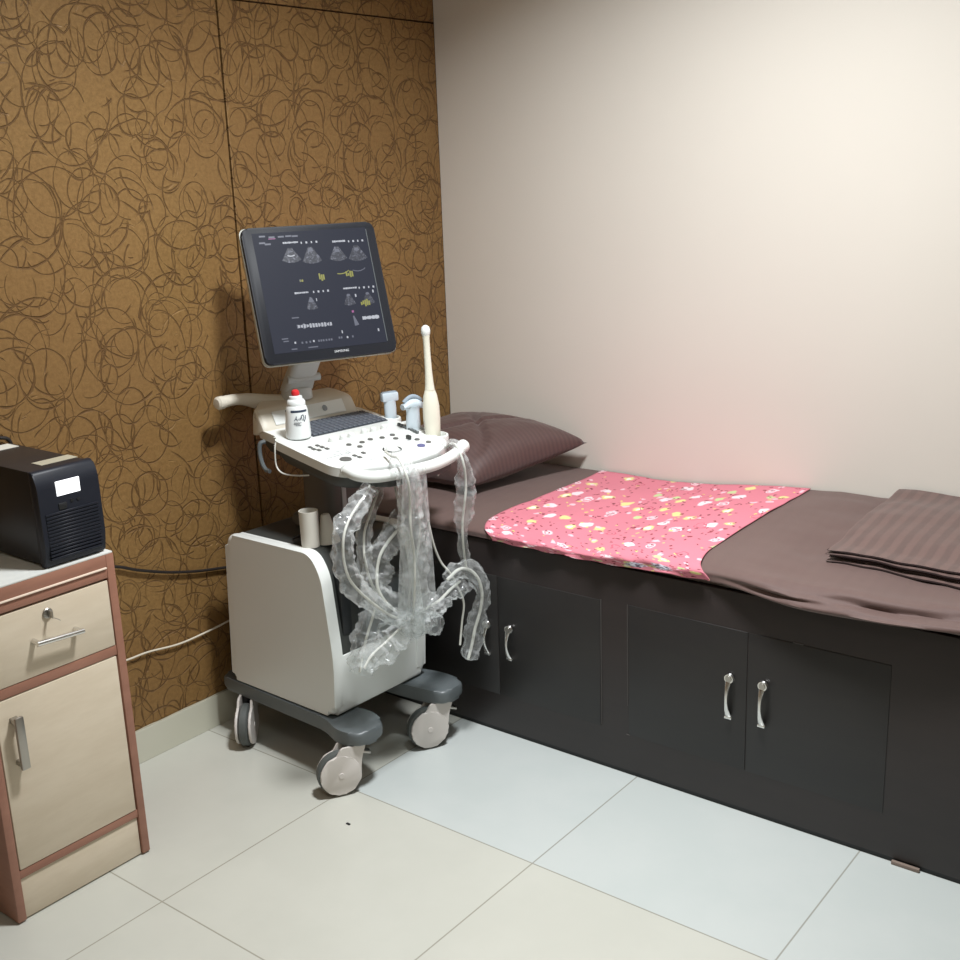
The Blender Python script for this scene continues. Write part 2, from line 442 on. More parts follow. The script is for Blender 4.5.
bed_door(1.489, 1.830, .118, .484, 1.531, (.254, .364))
for lo_, hi_ in (((1.0735, YF-.0016, .125), (1.0755, YF+.001, .482)), ((1.1538, YF-.0014, .2), (1.1552, YF+.001, .484)), ((1.60, YF-.0026, .4846), (1.625, YF+.001, .4862)), ((1.152, YF-.0026, .117), (1.162, YF+.001, .119))):
    MB().box(lo_, hi_).build('worn_edge', 'groove', bed)   # thin pale worn spots round the doors
tag(MB().box((1.857, YF-.009, 0), (1.920, YF-.0005, .009), bevel=.001).build('wooden_shim', 'shim'), 'small grey-brown wooden shim pushed against the foot of the dark bed', 'shim')

# ------------------------------------------------------------------ sheet over thin mattress
def lerp(a, b, t): return a + (b-a)*t
def ss(a, b, x):
    t = max(0, min(1, (x-a)/(b-a))); return t*t*(3-2*t)
def top_z(x, y):
    z = .609 + .026*ss(.9, 1.7, x)*ss(-.55, -.15, y) + .012*ss(1.2, 1.75, x)
    z += .010*ss(.95, 1.3, x) + .012*ss(.95, 1.25, x)*(1-ss(1.42, 1.6, x))
    z += .004*fbm(x*3.2, y*3.2, 2) + .010*ss(1.3, 1.6, x)*fbm(x*4, y*7, 5)*ss(-.75, -.5, y)
    return z
def bulge(x): return .004 + .030*ss(1.33, 1.62, x) - .014*ss(1.75, 2.05, x)
def bot_z(x): return .585 + .012*ss(1.0, 1.38, x) - .014*ss(1.42, 1.66, x) + .016*ss(1.60, 2.05, x)
def prof(x, t):
    """t 0..1: wall -> front rim -> hanging edge; returns (y, z)"""
    b = bulge(x)
    if t < .6:
        y = lerp(-.006, -.565, t/.6); return y, top_z(x, y)
    q = (t-.6)/.4; z0 = top_z(x, -.565); zb = bot_z(x)
    r = min(1, q/.75)
    y = -.565 - (.142+b)*math.sin(r*PI/2)**1.0
    z = z0 - (z0-zb)*(1-math.cos(q*PI/2))**1.15
    # soft wrinkles running along the hang
    wr = ss(1.36, 1.6, x)*ss(.05, .4, q)*(1-ss(.92, 1, q))
    ph = math.sin(q*11 + 2.2*x + 2.2*fbm(x*1.6, 3)) ; g2 = fbm(x*3.5, q*5, 1)
    y -= wr*(.013*ph + .012*g2); z += wr*(.010*ph + .011*g2)*(1-q)
    return y, z
nx, ny = 240, 60
sm = MB(); rows = []
for i in range(nx+1):
    x = .02 + 2.43*i/nx; r = []
    for j in range(ny+1):
        y, z = prof(x, j/ny)
        dia = .005*ss(1.4, 1.5, x)*(1-ss(1.75, 1.9, x))*math.exp(-((z-.62 - .0*(x-1.45))/.02)**2) if j > ny*.6 else 0
        r.append(V((x, y-dia, z)))
    zb = r[-1].z
    r.append(V((x, max(r[-1].y+.006, -.702) if bulge(x) < .01 else r[-1].y+.008, zb-.001)))
    r.append(V((x, YF+.012, .5815))); r.append(V((x, -.02, .5815)))
    rows.append(r)
sm.rings(rows)
tag(sm.build('bed_sheet', 'sheet', ang=1.2), 'plain brown sheet spread over the thin mattress and hanging off the bed front', 'bed sheet')

# pink printed cloth
pk = MB(); uvl = pk.bm.loops.layers.uv.new('UVMap'); NX, NY = 90, 90; grid = []
for i in range(NX+1):
    u = i/NX; col = []
    for j in range(NY+1):
        t = j/NY
        xl = .640 + .015*ss(0, .7, t) + .075*ss(.62, 1, t) + .006*math.sin(t*9)
        xr = 1.348 - .02*ss(0, .6, t) + .062*ss(.6, 1, t)
        x = lerp(xl, xr, u)
        tt = .0 + 1.0*t
        y, z = prof(x, tt)
        hang = ss(.62, .82, t)
        wv = .0025*math.sin(u*30+4*fbm(u*3, t)) + .004*fbm(u*7, t*5, 3)
        ridge = (.010*abs(math.sin(u*13 + t*7 + 1.2*math.sin(u*5)))**2.2)*hang*(1-.5*ss(.9, 1, t))
        y = y - .0035 - hang*(.004 + wv + ridge)
        z = z + ridge*.5 + .004*(1-ss(.75, 1, t)) + (1-hang)*.0025*(fbm(u*5, t*6, 8)+.4)
        if t > .97: z += .002*math.sin(u*40)
        col.append(V((x, y, max(z, .583))))
    grid.append(col)
vs = [[pk.bm.verts.new(p) for p in c] for c in grid]
for i in range(NX):
    for j in range(NY):
        f = pk.bm.faces.new([vs[i][j], vs[i][j+1], vs[i+1][j+1], vs[i+1][j]])
        for lp, (a, b) in zip(f.loops, ((i, j), (i, j+1), (i+1, j+1), (i+1, j))): lp[uvl].uv = (a/NX*.72, (1-b/NY)*.76)
po = pk.build('pink_cloth', 'pink', ang=2)
md = po.modifiers.new('thick', 'SOLIDIFY'); md.thickness = .0022; md.offset = -1
tag(po, 'pink cotton cloth with small yellow and white printed figures, laid across the bed', 'cloth')

# pillow
cs = {(1, -1): V((.470, -.480, .650)), (1, 1): V((.600, -.030, .705)), (-1, 1): V((.050, -.030, .715)), (-1, -1): V((.035, -.490, .660))}
n = 44; topv, botv = [], []
pm = MB()
def pil(u, v, s):
    a = cs[(-1, -1)].lerp(cs[(1, -1)], (u+1)/2).lerp(cs[(-1, 1)].lerp(cs[(1, 1)], (u+1)/2), (v+1)/2)
    inx = 1 - .075*(1-u*u)*abs(v)**3; iny = 1 - .09*(1-v*v)*abs(u)**3
    c = (cs[(-1, -1)]+cs[(1, 1)]+cs[(1, -1)]+cs[(-1, 1)])/4
    p = V((c.x + (a.x-c.x)*iny, c.y + (a.y-c.y)*inx, a.z))
    e = ((1-abs(u)**2.6)*(1-abs(v)**2.6)); h = max(e, 0)**.47
    wr = .004*fbm(u*4, v*4, 3 if s > 0 else 7)*(1 if e > .02 else 0)
    wr += -.016*math.exp(-((u*.8+v*.6-.15+.1*math.sin(v*4))/.05)**2)*ss(-.9, -.2, -abs(v))*(1 if s > 0 else 0)
    wr += -.014*math.exp(-((u*.9-v*.45+.02)/.04)**2)*ss(-.95, -.4, -abs(u))*(1 if s > 0 else 0)
    if s > 0: p.z += h*(.104 + wr)
    else: p.z = max(p.z - h*.055 + wr*h, .6175)
    return p
for s in (1, -1):
    vv = [[pm.bm.verts.new(pil(-1+2*i/n, -1+2*j/n, s)) for j in range(n+1)] for i in range(n+1)]
    for i in range(n):
        for j in range(n):
            q = [vv[i][j], vv[i+1][j], vv[i+1][j+1], vv[i][j+1]]; pm.bm.faces.new(q if s > 0 else q[::-1])
pl_o = pm.build('pillow', 'satin', ang=1.6)
bmt = bmesh.new(); bmt.from_mesh(pl_o.data); bmesh.ops.remove_doubles(bmt, verts=bmt.verts, dist=.0004); bmt.to_mesh(pl_o.data); bmt.free()
tag(pl_o, 'plump brown satin-striped pillow leaning in the corner at the head of the bed', 'pillow')

# folded blanket: four layers
bl = MB()
for k in range(4):
    z0 = .006*0 + k*.0085
    rows = []
    m_ = 60
    for i in range(m_+1):
        x = 1.600 + .82*i/m_ + .003*math.sin(k*2) - .006*(3-k)*0
        r = []
        y0 = -.522 + .006*math.sin(k*2.1) - (.006 if k == 0 else 0) + .002*math.sin(i*.7+k) - (3-k)*.010*ss(.05, .7, i/m_)
        K = 26
        e0 = min(1, i/3)**.5 if i else 0
        th = .0078*(.25+.75*e0)
        for j in range(K+1):
            y = lerp(y0, -.012, j/K)
            zz = max(top_z(x, y), .628) + .004 + z0 + .0015*fbm(x*8, y*8, k) - (.002 if j == 0 else 0)
            r.append(V((x, y, zz + th/2)))
        for j in range(K, -1, -1):
            y = lerp(y0, -.012, j/K)
            zz = max(top_z(x, y), .628) + .004 + z0 + .0015*fbm(x*8, y*8, k) + (.002 if j == 0 else 0)
            r.append(V((x, y, zz - th/2)))
        rows.append(r)
    bl.rings(rows)
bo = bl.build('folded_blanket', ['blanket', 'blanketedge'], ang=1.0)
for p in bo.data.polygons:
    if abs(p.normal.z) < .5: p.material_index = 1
tag(bo, 'dark brown striped blanket folded in layers at the foot of the bed', 'blanket')

# ------------------------------------------------------------------ bedside cabinet
cab = thing('bedside_cabinet', 'beige laminate cabinet with red-brown edging, one drawer and one door, against the gold wall', 'cabinet', (.2, -1.845, 0))
XF, Y0, Y1, ZT = .391, -2.022, -1.675, .771
c_ = MB()
c_.box((.012, Y1-.020, .004), (XF, Y1, ZT-.004), bevel=.0015); c_.box((.012, Y0, .004), (XF, Y0+.020, ZT-.004), bevel=.0015)
c_.box((.012, Y0+.020, .004), (.03, Y1-.020, ZT-.02))
c_.box((.03, Y0+.0201, .525), (XF-.002, Y1-.0201, .548), bevel=.001); c_.box((.03, Y0+.0201, .104), (XF-.002, Y1-.0201, .124), bevel=.001)
c_.box((.03, Y0+.0201, .712), (XF-.001, Y1-.0201, .7345), bevel=.001); c_.box((.03, Y0+.0201, .7385), (XF, Y1-.0201, ZT-.0045), bevel=.001)
c_.box((.03, Y0+.021, .02), (XF-.02, Y1-.021, .1)); 
c_.build('cabinet_frame', 'brown', cab)
MB().box((.012, Y0+.001, ZT-.004), (XF-.001, Y1-.001, ZT), bevel=.0008).build('table_top', 'whitelam', cab)
MB().box((XF-.004, Y0+.001, .7345), (XF+.003, Y1-.022, .7385), bevel=.0008).build('edge_strip', 'strip', cab)
MB().box((.05, Y0+.022, .004), (XF-.006, Y1-.022, .1035), bevel=.001).build('plinth_panel', 'beige', cab)
dr = MB().box((.05, Y0+.0225, .5495), (XF-.001, Y1-.0225, .7065), bevel=.0015).build('drawer', 'beige', cab)
def bar_handle(par, a, b, r, m, out, name='handle'):
    a, b = V(a), V(b); h = MB(); d = (b-a).normalized()
    h.tube([a-d*.006+V((out, 0, 0)), a+V((out, 0, 0)), b+V((out, 0, 0)), b+d*.006+V((out, 0, 0))], r, 14)
    for q in (a, b): h.tube([q, q+V((out, 0, 0))], r*1.0, 14)
    return h.build(name, m, par)
bar_handle(dr, (XF, -1.893, .629), (XF, -1.793, .622), .0062, 'chrome', .024)
lk = MB(); lk.lathe([(0, 0), (.012, 0), (.012, .004), (.010, .006), (0, .006)], (XF-.002, -1.852, .680), (1, 0, 0), 24)
lo = lk.build('lock', 'steel', dr)
kk = MB(); kk.box((XF+.004, -1.8535, .672), (XF+.022, -1.8515, .688), bevel=.0006)
kk.tube(spline([(XF+.020, -1.852, .674), (XF+.022, -1.843, .668), (XF+.020, -1.836, .662)], 5), .0009, 6)
kk.build('key', 'steel', dr)
cd = MB().box((.05, Y0+.0225, .1255), (XF-.0005, Y1-.0245, .5225), bevel=.0015).build('door', 'beige', cab)
h = MB()
for z in (.376, .474): h.box((XF-.001, -1.972, z-.006), (XF+.022, -1.956, z+.006), bevel=.001)
h.box((XF+.018, -1.974, .364), (XF+.028, -1.954, .486), bevel=.003); h.build('handle', 'steel', cd)

# ------------------------------------------------------------------ power backup unit
up_ = thing('power_backup_unit', 'black box-shaped power backup unit with a lit white display, on top of the cabinet', 'power supply', (.2, -1.757, ZT))
fu = lambda a, b, c: V((a, b, c))
MB().box((.045, -1.829, ZT+.004), (.360, -1.689, .984), bevel=.004).build('casing', 'black', up_)
fp = MB(); prof_f = round_poly([(.356, ZT+.002), (.379, ZT+.002), (.388, ZT+.05), (.386, .955), (.372, .986), (.356, .986)], [0, .006, .01, .012, .010, 0])
fp.prism(prof_f, -1.834, -1.685, lambda u, v, h: V((u, h, v)), bevel=.004, seg=2)
for i in range(14):
    z = ZT+.018 + i*.0076; fp.box((.380, -1.823, z), (.3893, -1.695, z+.0046), bevel=.0005, seg=1)
fpo = fp.build('front_panel', 'blackfront', up_)
MB().box((.384, -1.790, .926), (.3882, -1.733, .958), bevel=.001).build('display', 'lcd', fpo)
bb = MB()
bb.box((.384, -1.790, .895), (.3895, -1.769, .910), bevel=.003)
bb.build('power_button', 'vdark', fpo)
b2 = MB()
for y in (-1.756, -1.741): b2.lathe([(0, 0), (.0035, 0), (.0035, .002), (0, .002)], (.3865, y, .910), (1, 0, 0), 12)
b2.build('button', 'vdark', fpo)
MB().box((.284, -1.780, .9838), (.324, -1.690, .9848)).build('sticker', 'sticker', up_)
MB().box((.05, -1.832, .9838), (.100, -1.700, .9848)).build('label_strip', 'paper', up_)
tag(MB().tube(spline([(.012, -1.95, .985), (.014, -1.84, 1.005), (.014, -1.74, 1.003), (.014, -1.70, .995), (.013, -1.672, .978), (.012, -1.665, .90), (.012, -1.66, .80)], 8), .0045, 8).build('power_lead', 'blackcable'),
    'black lead arching against the gold wall behind the black box', 'cable')

# ------------------------------------------------------------------ cables along the gold wall
tag(MB().tube(spline([(.012, -1.66, .66), (.012, -1.55, .612), (.011, -1.433, .588), (.011, -1.362, .557), (.011, -1.267, .522), (.011, -1.167, .495), (.011, -1.067, .476), (.02, -.98, .46), (.06, -.95, .45)], 8), .0042, 8).build('black_power_cable', 'blackcable'),
    'black cable sagging along the gold wall between cabinet and ultrasound machine', 'cable')
tag(MB().tube(spline([(.012, -1.60, .34), (.011, -1.51, .328), (.010, -1.433, .318), (.010, -1.361, .316), (.010, -1.261, .303), (.010, -1.172, .304), (.011, -1.071, .312), (.02, -.98, .33), (.06, -.95, .34)], 8), .0028, 8).build('white_power_cable', 'whitecable'),
    'thin white cable strung low along the gold wall towards the ultrasound machine', 'cable')

# ------------------------------------------------------------------ ultrasound machine
BO = (.332, -.97, 0)
us = thing('ultrasound_machine', 'white and grey trolley ultrasound machine with a tilted monitor, in the corner beside the bed', 'ultrasound machine', BO)
BF = frame(BO, -2)
# base: two long arms and a bridge
bs = MB()
up2 = lambda u, v, h: BF(u, v, h)
left = round_poly([(-.285, -.190), (.17, -.197), (.25, -.226), (.320, -.214), (.326, -.120), (.25, -.092), (.17, -.105), (-.28, -.10)], [.03, .03, .03, .035, .035, .03, .02, .02], 6)
right = round_poly([(-.285, .160), (.12, .170), (.23, .205), (.330, .200), (.336, .100), (.25, .085), (.17, .075), (-.28, .07)], [.03, .05, .04, .035, .035, .03, .02, .02], 6)[::-1]
bs.prism(left, .136, .175, up2, bevel=.011, seg=3); bs.prism(right, .136, .175, up2, bevel=.011, seg=3)
bs.box((-.24, -.12, .14), (.12, .09, .172), BF, bevel=.004)
bs.build('base_frame', 'grey', us)
# body
prof_b = round_poly([(-.225, .180), (-.197, .624), (.153, .630), (.190, .575), (.217, .345), (.207, .180)], [.02, .035, .045, .06, .05, .03], 7)
bd = MB()
sd = lambda u, v, h: BF(u, h, v)
bd.prism(prof_b, -.190, -.154, sd, bevel=.0172, seg=5); bd.prism(prof_b, .128, .164, sd, bevel=.0172, seg=5)
low = round_poly([(-.21, .180), (-.21, .345), (.2135, .350), (.2125, .315), (.2055, .180)], [0, 0, .004, 0, .012], 4)
bd.prism(low, -.173, .147, sd)
bd.build('body_shell', 'white', us)
tc = MB(); inner = [(u*.985, .39+(v-.39)*.985) for u, v in prof_b if True]
inner = [(u, max(v, .349)) for u, v in inner]
dd = []; [dd.append(q) for q in inner if not dd or (abs(q[0]-dd[-1][0])+abs(q[1]-dd[-1][1])) > 1e-5]
tc.prism(dd, -.172, .146, sd); 
co_ = tc.build('body_cover', 'dark', us)
sl = MB(); sl.box((.165, -.142, .40), (.2105, -.108, .570), BF, bevel=.004); sl.build('slot', 'vdark', us)
# connector panel and ledge
cpn = MB(); cpn.box((.185, -.070, .36), (.222, .10, .51), BF, bevel=.006); cpn.build('connector_panel', 'grey', us)
# column
cl = MB()
cl.prism(round_poly([(-.08, -.005), (.04, -.005), (.04, .135), (-.08, .135)], .03, 5), .62, .835, up2)
cl.prism(round_poly([(-.11, -.03), (.07, -.03), (.07, .155), (-.11, .155)], .03, 5), .628, .655, up2, bevel=.008)
cl.build('column', 'col', us)
MB().box((.0395, .040, .68), (.0425, .056, .80), BF, bevel=.001).build('column_highlight', 'lgrey', us)  # pale strip stands in for the highlight down the column
# casters
def caster(px, py, dirv, name='caster'):
    c = BF(px, py, 0); d = V((dirv[0], dirv[1], 0)).normalized(); ax = d.cross(V((0, 0, 1)))   # d = trail direction, ax = axle
    ctr = c + d*.044; ctr.z = .0605
    st = MB(); st.tube([V((c.x, c.y, .105)), V((c.x, c.y, .140))], .017, 16)
    st.box((-.012, -.010, .055), (.055, .010, .112), lambda a, b, e: V((c.x, c.y, 0)) + d*a + ax*b + V((0, 0, e)), bevel=.003)
    o = st.build(name, 'vdark', us)
    wh = MB(); wh.lathe([(0, -.013), (.030, -.013), (.053, -.013), (.0600, -.009), (.0605, 0), (.0600, .009), (.053, .013), (.030, .013), (0, .013)], ctr, ax, 36)
    wh.build('wheel', 'tread', o)
    # two teardrop hoods
    for s in (-1, 1):
        hp = []
        for k in range(28):
            a = PI*.5 + .62 + (2*PI-1.24)*k/27
            hp.append((.0525*math.cos(a), .0525*math.sin(a)))
        # neck leading to the stem
        pts = [q for q in hp]
        pts.append((.0, .068)); pts.append((-.046, .068)); pts.append((-.036, .045))
        pts = [(u, v) for u, v in hp] + [(.018, .062), (-.026-.024, .0645), (-.046, .052)]
        f = lambda u, v, h, s=s: ctr + d*(u) + V((0, 0, v)) + ax*(s*(.0155 + h))
        hb = MB()
        # body disc
        hb.prism([(.0555*math.cos(2*PI*k/36), .0555*math.sin(2*PI*k/36)) for k in range(36)], 0, .0075, f, bevel=.003, seg=2)
        hb.prism(round_poly([(-.0545, .0), (.0, .0), (.048, .020), (.010, .052), (-.004, .076), (-.070, .076), (-.0565, .035)], [0, 0, .01, .02, .004, .004, .02]), 0, .0068, f, bevel=.002, seg=1)
        hb.lathe([(0, 0), (.008, 0), (.007, .002), (0, .002)], f(0, 0, .0072), ax*s, 16)
        hb.build('wheel_cover', 'hood', o)
    lv = MB(); lv.box((-.004, -.010, -.004), (.050, .010, .004), lambda a, b, e: c + (-d)*(.012+a*.6) + ax*b + V((0, 0, .112+e-.2*a)), bevel=.002); lv.build('brake_pedal', 'steel', o)
caster(.280, -.196, (-.50, -.86)); caster(.296, .130, (-.50, -.86))
caster(-.185, -.172, (.60, -.80)); caster(-.205, .125, (-.6, .3))

# control console
CO = (.60, -.97, .855); CF = frame(CO, -8, 6)
outl = round_poly([(-.43, -.118), (-.335, -.120), (-.315, -.143), (-.192, -.150), (-.045, -.156), (.000, -.132), (.030, -.02), (.036, .06), (.026, .14), (.002, .200), (-.038, .232), (-.12, .240), (-.30, .246), (-.46, .240)],
                  [.01, .012, .012, 0, .03, .03, 0, 0, 0, .03, .03, .02, .02, .02], 5)
ct = MB(); ct.prism(outl, -.024, 0, lambda u, v, h: CF(u, v, h), bevel=.007, seg=3); ct.build('control_panel', 'white', us)
tray = [( -.02 + (u+.2)*.96 - .2 + .02, .045 + (v-.045)*.94) for u, v in outl]
tt_ = MB()
rings = []
for (h, k) in ((-.024, 1.0), (-.045, .985), (-.062, .93), (-.070, .80)):
    rings.append([CF(-.2+(u+.2)*k, .045+(v-.045)*k, h) for u, v in tray])
tt_.rings(rings); tt_.build('console_tray', 'dark', us)
# raised rear housing
hs = MB()
hp = [(-.394, 0.0), (-.397, .008), (-.424, .047), (-.445, .052), (-.525, .052), (-.545, .035), (-.545, -.02), (-.44, -.02)]
hp = round_poly(hp, [0, .004, .015, .02, .02, .015, 0, 0], 3)
rings = []
for i, (w_, k) in enumerate(((-.122, .0), (-.1205, .55), (-.114, .90), (-.100, 1.0), (-.075, 1.0), (-.05, 1.0), (-.02, 1.0), (.175, 1.0), (.192, .95), (.205, .7), (.212, 0))):
    gk = 1 - .80*(1-ss(-.125, -.03, w_)) if w_ < 0 else 1
    rings.append([CF((u if u > -.43 else -.43+(u+.43)*gk) + (1-k)*(-.010 if u > -.5 else .008), w_, v if v <= 0 else v*(.70+.30*k)) for u, v in hp])
hs.rings(rings); hs.build('rear_housing', 'offw', us, ang=.5)
# lit front face of the housing, painted in as a whiter plate
lit_face = MB(); lit_face.box((-.4225, -.080, 0), (-.400, .165, .003), lambda a, b, c: CF(a+.003, b, .010 + (-.400-a)*1.42 + c), bevel=.0012); lit_face.build('housing_lit_face', 'white', us)
MB().lathe([(0, 0), (.009, 0), (.009, .0015), (0, .0015)], CF(-.4075, .095, .030), CF.N+CF.F*1.4, 20, 1, .8).build('power_switch', 'ink', us)
# rear carrying handle
rh = MB(); pts = spline([CF(-.495, .02, .030), CF(-.520, -.03, .040), CF(-.530, -.085, .056), CF(-.520, -.13, .066), CF(-.508, -.165, .070), CF(-.503, -.190, .070)], 6)
rh.tube(pts, lambda t: .030-.014*ss(0, .55, t) if t < .8 else .0165, 16)
rh.lathe([(.0165, 0), (.0185, .002), (.0185, .018), (.013, .024), (0, .025)], CF(-.5045, -.180, .070), -CF.L+CF.F*.15, 20)
rh.build('rear_handle', 'offw', us)
# front handle bar
fh = MB(); fh.tube(spline([CF(-.010, -.134, -.004), CF(.030, -.132, -.006), CF(.062, -.105, -.008), CF(.078, -.05, -.008), CF(.086, .015, -.008), CF(.086, .075, -.008), CF(.076, .13, -.006), CF(.058, .18, -.004), CF(.038, .222, 0)], 8), .0155, 16)
fh.lathe([(0, -.017), (.010, -.0155), (.018, -.006), (.0185, .004), (.012, .015), (0, .018)], CF(.036, .226, .001), (CF.L*.9-CF.F*.3), 20)
fh.lathe([(0, -.010), (.0145, -.006), (.0155, 0)], CF(-.012, -.134, -.004), CF.F, 20)
fh.build('front_handle', 'white', us)
MB().prism(round_poly([(.02, -.10), (.075, -.085), (.085, .0), (.082, .10), (.06, .17), (.01, .18)], .02), -.04, -.018, lambda u, v, h: CF(u, v, h), bevel=.006).build('handle_underside', 'dark', us)
# hook and wire on the near side
hk = MB(); hk.tube(spline([CF(-.380, -.128, -.022), CF(-.385, -.142, -.028), CF(-.381, -.146, -.055), CF(-.368, -.147, -.080), CF(-.35, -.148, -.092), CF(-.332, -.148, -.092)], 5), .0062, 8)
hk.build('cable_hook', 'grey', us)
wr_ = MB(); wr_.tube(spline([CF(-.298, -.150, .0), CF(-.293, -.156, -.02), CF(-.288, -.156, -.062), CF(-.265, -.152, -.078), CF(-.225, -.14, -.076), CF(-.19, -.12, -.07)], 6), .0022, 8); wr_.build('thin_wire', 'cable', us)
# keyboard
kb = MB(); kb.box((-.393, -.042, .0), (-.276, .222, .0025), CF, bevel=.001); kbo = kb.build('keyboard', 'keybase', us)
ky = MB(); rows_ = 6
for i in range(rows_):
    for j in range(15):
        a = -.391 + i*.0190; b = -.039 + j*.01725
        ky.box((a+.0012, b+.0010, .002), (a+.0172, b+.0158, .0062), CF, bevel=.0012, seg=1)
ky.build('keys', 'keys', kbo)['kind'] = 'stuff'
for (a, b) in ((-.214, -.026), (-.210, .009), (-.212, .038), (-.219, .089), (-.215, .119), (-.219, .160)):
    kn = MB(); kn.lathe([(0, 0), (.0095, 0), (.0090, .011), (.0065, .0135), (0, .0135)], CF(a, b, 0), CF.N, 20); kn.build('knob', 'white', us)
for (a, b) in ((-.205, -.104), (-.186, -.106), (-.205, -.080), (-.171, -.100), (-.187, -.078), (-.168, -.076), (-.078, -.054), (-.060, -.052), (-.082, -.022)):
    MB().box((a-.0065, b-.0045, 0), (a+.0065, b+.0045, .003), CF, bevel=.001).build('button', 'button', us)
for (a, b) in ((-.161, -.009), (-.130, .004), (-.157, .033), (-.164, .067), (-.156, .102), (-.159, .141), (-.128, .127), (-.086, .168), (-.050, .178)):
    MB().lathe([(0, 0), (.0078, 0), (.0070, .003), (0, .0035)], CF(a, b, 0), CF.N, 16).build('round_button', 'button', us)
MB().lathe([(0, 0), (.0115, 0), (.011, .003), (0, .004)], CF(-.038, .141, 0), CF.N, 20).build('round_button', 'purple', us)['label'] = 'purple round button'
MB().lathe([(0, 0), (.0165, 0), (.0155, .0025), (0, .003)], CF(-.070, -.090, 0), CF.N, 24).build('paddle_button', 'button', us)
MB().box((-.112, .148, 0), (-.096, .158, .012), CF, bevel=.003).build('toggle_switch', 'dark', us)
tb = MB()
for (r0, r1, a0, a1) in ((.0235, .0270, -.9, 2.2),):
    pass
seg = 30; ra = []
for k in range(seg+1):
    a = -2.6 + 4.9*k/seg; ra.append((k, a))
tb.tube([CF(-.060 + .024*math.cos(a), .058 + .024*math.sin(a), .001) for k, a in ra], .0022, 8)
tb.build('trackball_ring', 'dark', us)
MB().lathe([(.0, .0), (.019, 0), (.016, .006), (.009, .010), (0, .0115)], CF(-.060, .058, 0), CF.N, 24).build('trackball', 'white', us)
sl2 = MB()
for k in range(8):
    t0 = k/8; sl2.box((0, -.004, 0), (.0095, .004, .008), lambda a, b, c, t0=t0: CF(-.222 + t0*.100 + a, .214 - t0*.009 + b, c), bevel=.0012, seg=1)
sl2.build('slider_bank', 'grey', us)
for (a, b, c2) in ((-.106, -.110, .030), (-.108, -.083, .022), (-.109, -.054, .022), (-.095, .148, .018), (-.120, -.09, .014), (-.135, -.065, .02), (-.03, -.03, .03)):
    MB().box((a, b-c2/2, .0), (a+.0018, b+c2/2, .0006), CF).build('panel_print', 'ink', us)
for (a, b) in ((-.125, -.072), (-.118, -.055), (-.128, -.045)): MB().box((a, b, 0), (a+.018, b+.001, .0006), CF).build('panel_print', 'ink', us)
# probe holder cups on the far edge
for (a, b, r) in ((-.296, .252, .020), (-.215, .250, .020), (-.160, .232, .023), (-.090, .246, .024)):
    hcup = MB(); hcup.lathe([(r+.007, -.028), (r+.009, -.004), (r+.007, .005), (r+.002, .006), (r, 0), (r, -.024), (0, -.024)], CF(a, b, -.004), CF.N, 24); hcup.build('probe_holder', 'white', us)

# monitor arm
ar = MB(); A = CF(-.480, .050, .050)
ar.lathe([(0, 0), (.045, 0), (.045, .012), (.043, .030), (.040, .034), (0, .034)], A, (0, 0, 1), 28, 1, 1)
ar.build('arm_base', 'lgrey', us)
MC = V((.29, -.874, 1.268)); MYAW, MT = -.39, .331
mn = V((math.cos(MYAW)*math.cos(MT), math.sin(MYAW)*math.cos(MT), math.sin(MT))); mr_ = V((-math.sin(MYAW), math.cos(MYAW), 0)); mu = mn.cross(mr_)
MF = lambda a, b, c: MC + mr_*a + mu*b + mn*c
ar2 = MB()
rings = []
top = MF(.018, -.075, -.060)
for t in range(9):
    q = t/8; c = A.lerp(top, q) + V((0, 0, .026*(1-q))); c += V((-.012*math.sin(q*PI), 0, 0))
    hw = .046 - .003*math.sin(q*PI) ; hd = .030 - .006*q
    s_ = mr_; f_ = V((0, 0, 1)).cross(s_)
    rings.append([c + s_*(hw*(abs(math.cos(a))**.6)*(1 if math.cos(a) > 0 else -1)) + f_*(hd*(abs(math.sin(a))**.6)*(1 if math.sin(a) > 0 else -1)) for a in [2*PI*k/24 for k in range(24)]])
ar2.rings(rings); ao = ar2.build('monitor_arm', 'lgrey', us)
hg = MB(); cA = A.lerp(top, .16); hg.lathe([(0, -.049), (.011, -.049), (.011, .049), (0, .049)], cA+V((.016, -.004, .026)), mr_, 18); hg.build('arm_hinge', 'lgrey', ao)
# monitor
mw_, mh = .385, .372
rp_ = round_poly([(-mw_/2, -mh/2), (mw_/2, -mh/2), (mw_/2, mh/2), (-mw_/2, mh/2)], .022, 7)
mb = MB(); mb.prism(rp_, -.020, 0, MF, bevel=.004, seg=2); mo = mb.build('monitor', 'bezel', us)
mk_ = MB()
rings = []
for (h, k) in ((-.012, 1.012), (-.026, 1.010), (-.038, .97), (-.050, .80), (-.056, .5)):
    rings.append([MF(a*k, b*k, h) for a, b in rp_])
mk_.rings(rings); mk_.build('back_shell', 'silver', mo)
ins = MB(); ins.box((-.164, -.158, -.001), (.165, .170, .0008), MF); so = ins.build('screen', 'screen', mo)
MB().box((.1655, -.155, -.001), (.1675, .165, .0012), MF).build('screen_edge', 'grey', mo)
sc_ = None
def bar(a, b, w1, h1, mi, z=.0012):
    sc_.mi = mi; sc_.box((a-w1/2, b-h1/2, .0006), (a+w1/2, b+h1/2, z), MF)
rs = random.Random(5)
def text_row(a0, a1, b0, b1, mi=0):
    x = 0; L_ = a1-a0
    while x < L_:
        w1 = rs.uniform(.0025, .006); t = x/L_
        if x + w1 > L_: break
        bar(a0+x+w1/2, lerp(b0, b1, t), w1, rs.uniform(.0035, .0055), mi); x += w1 + rs.uniform(.0004, .0010)
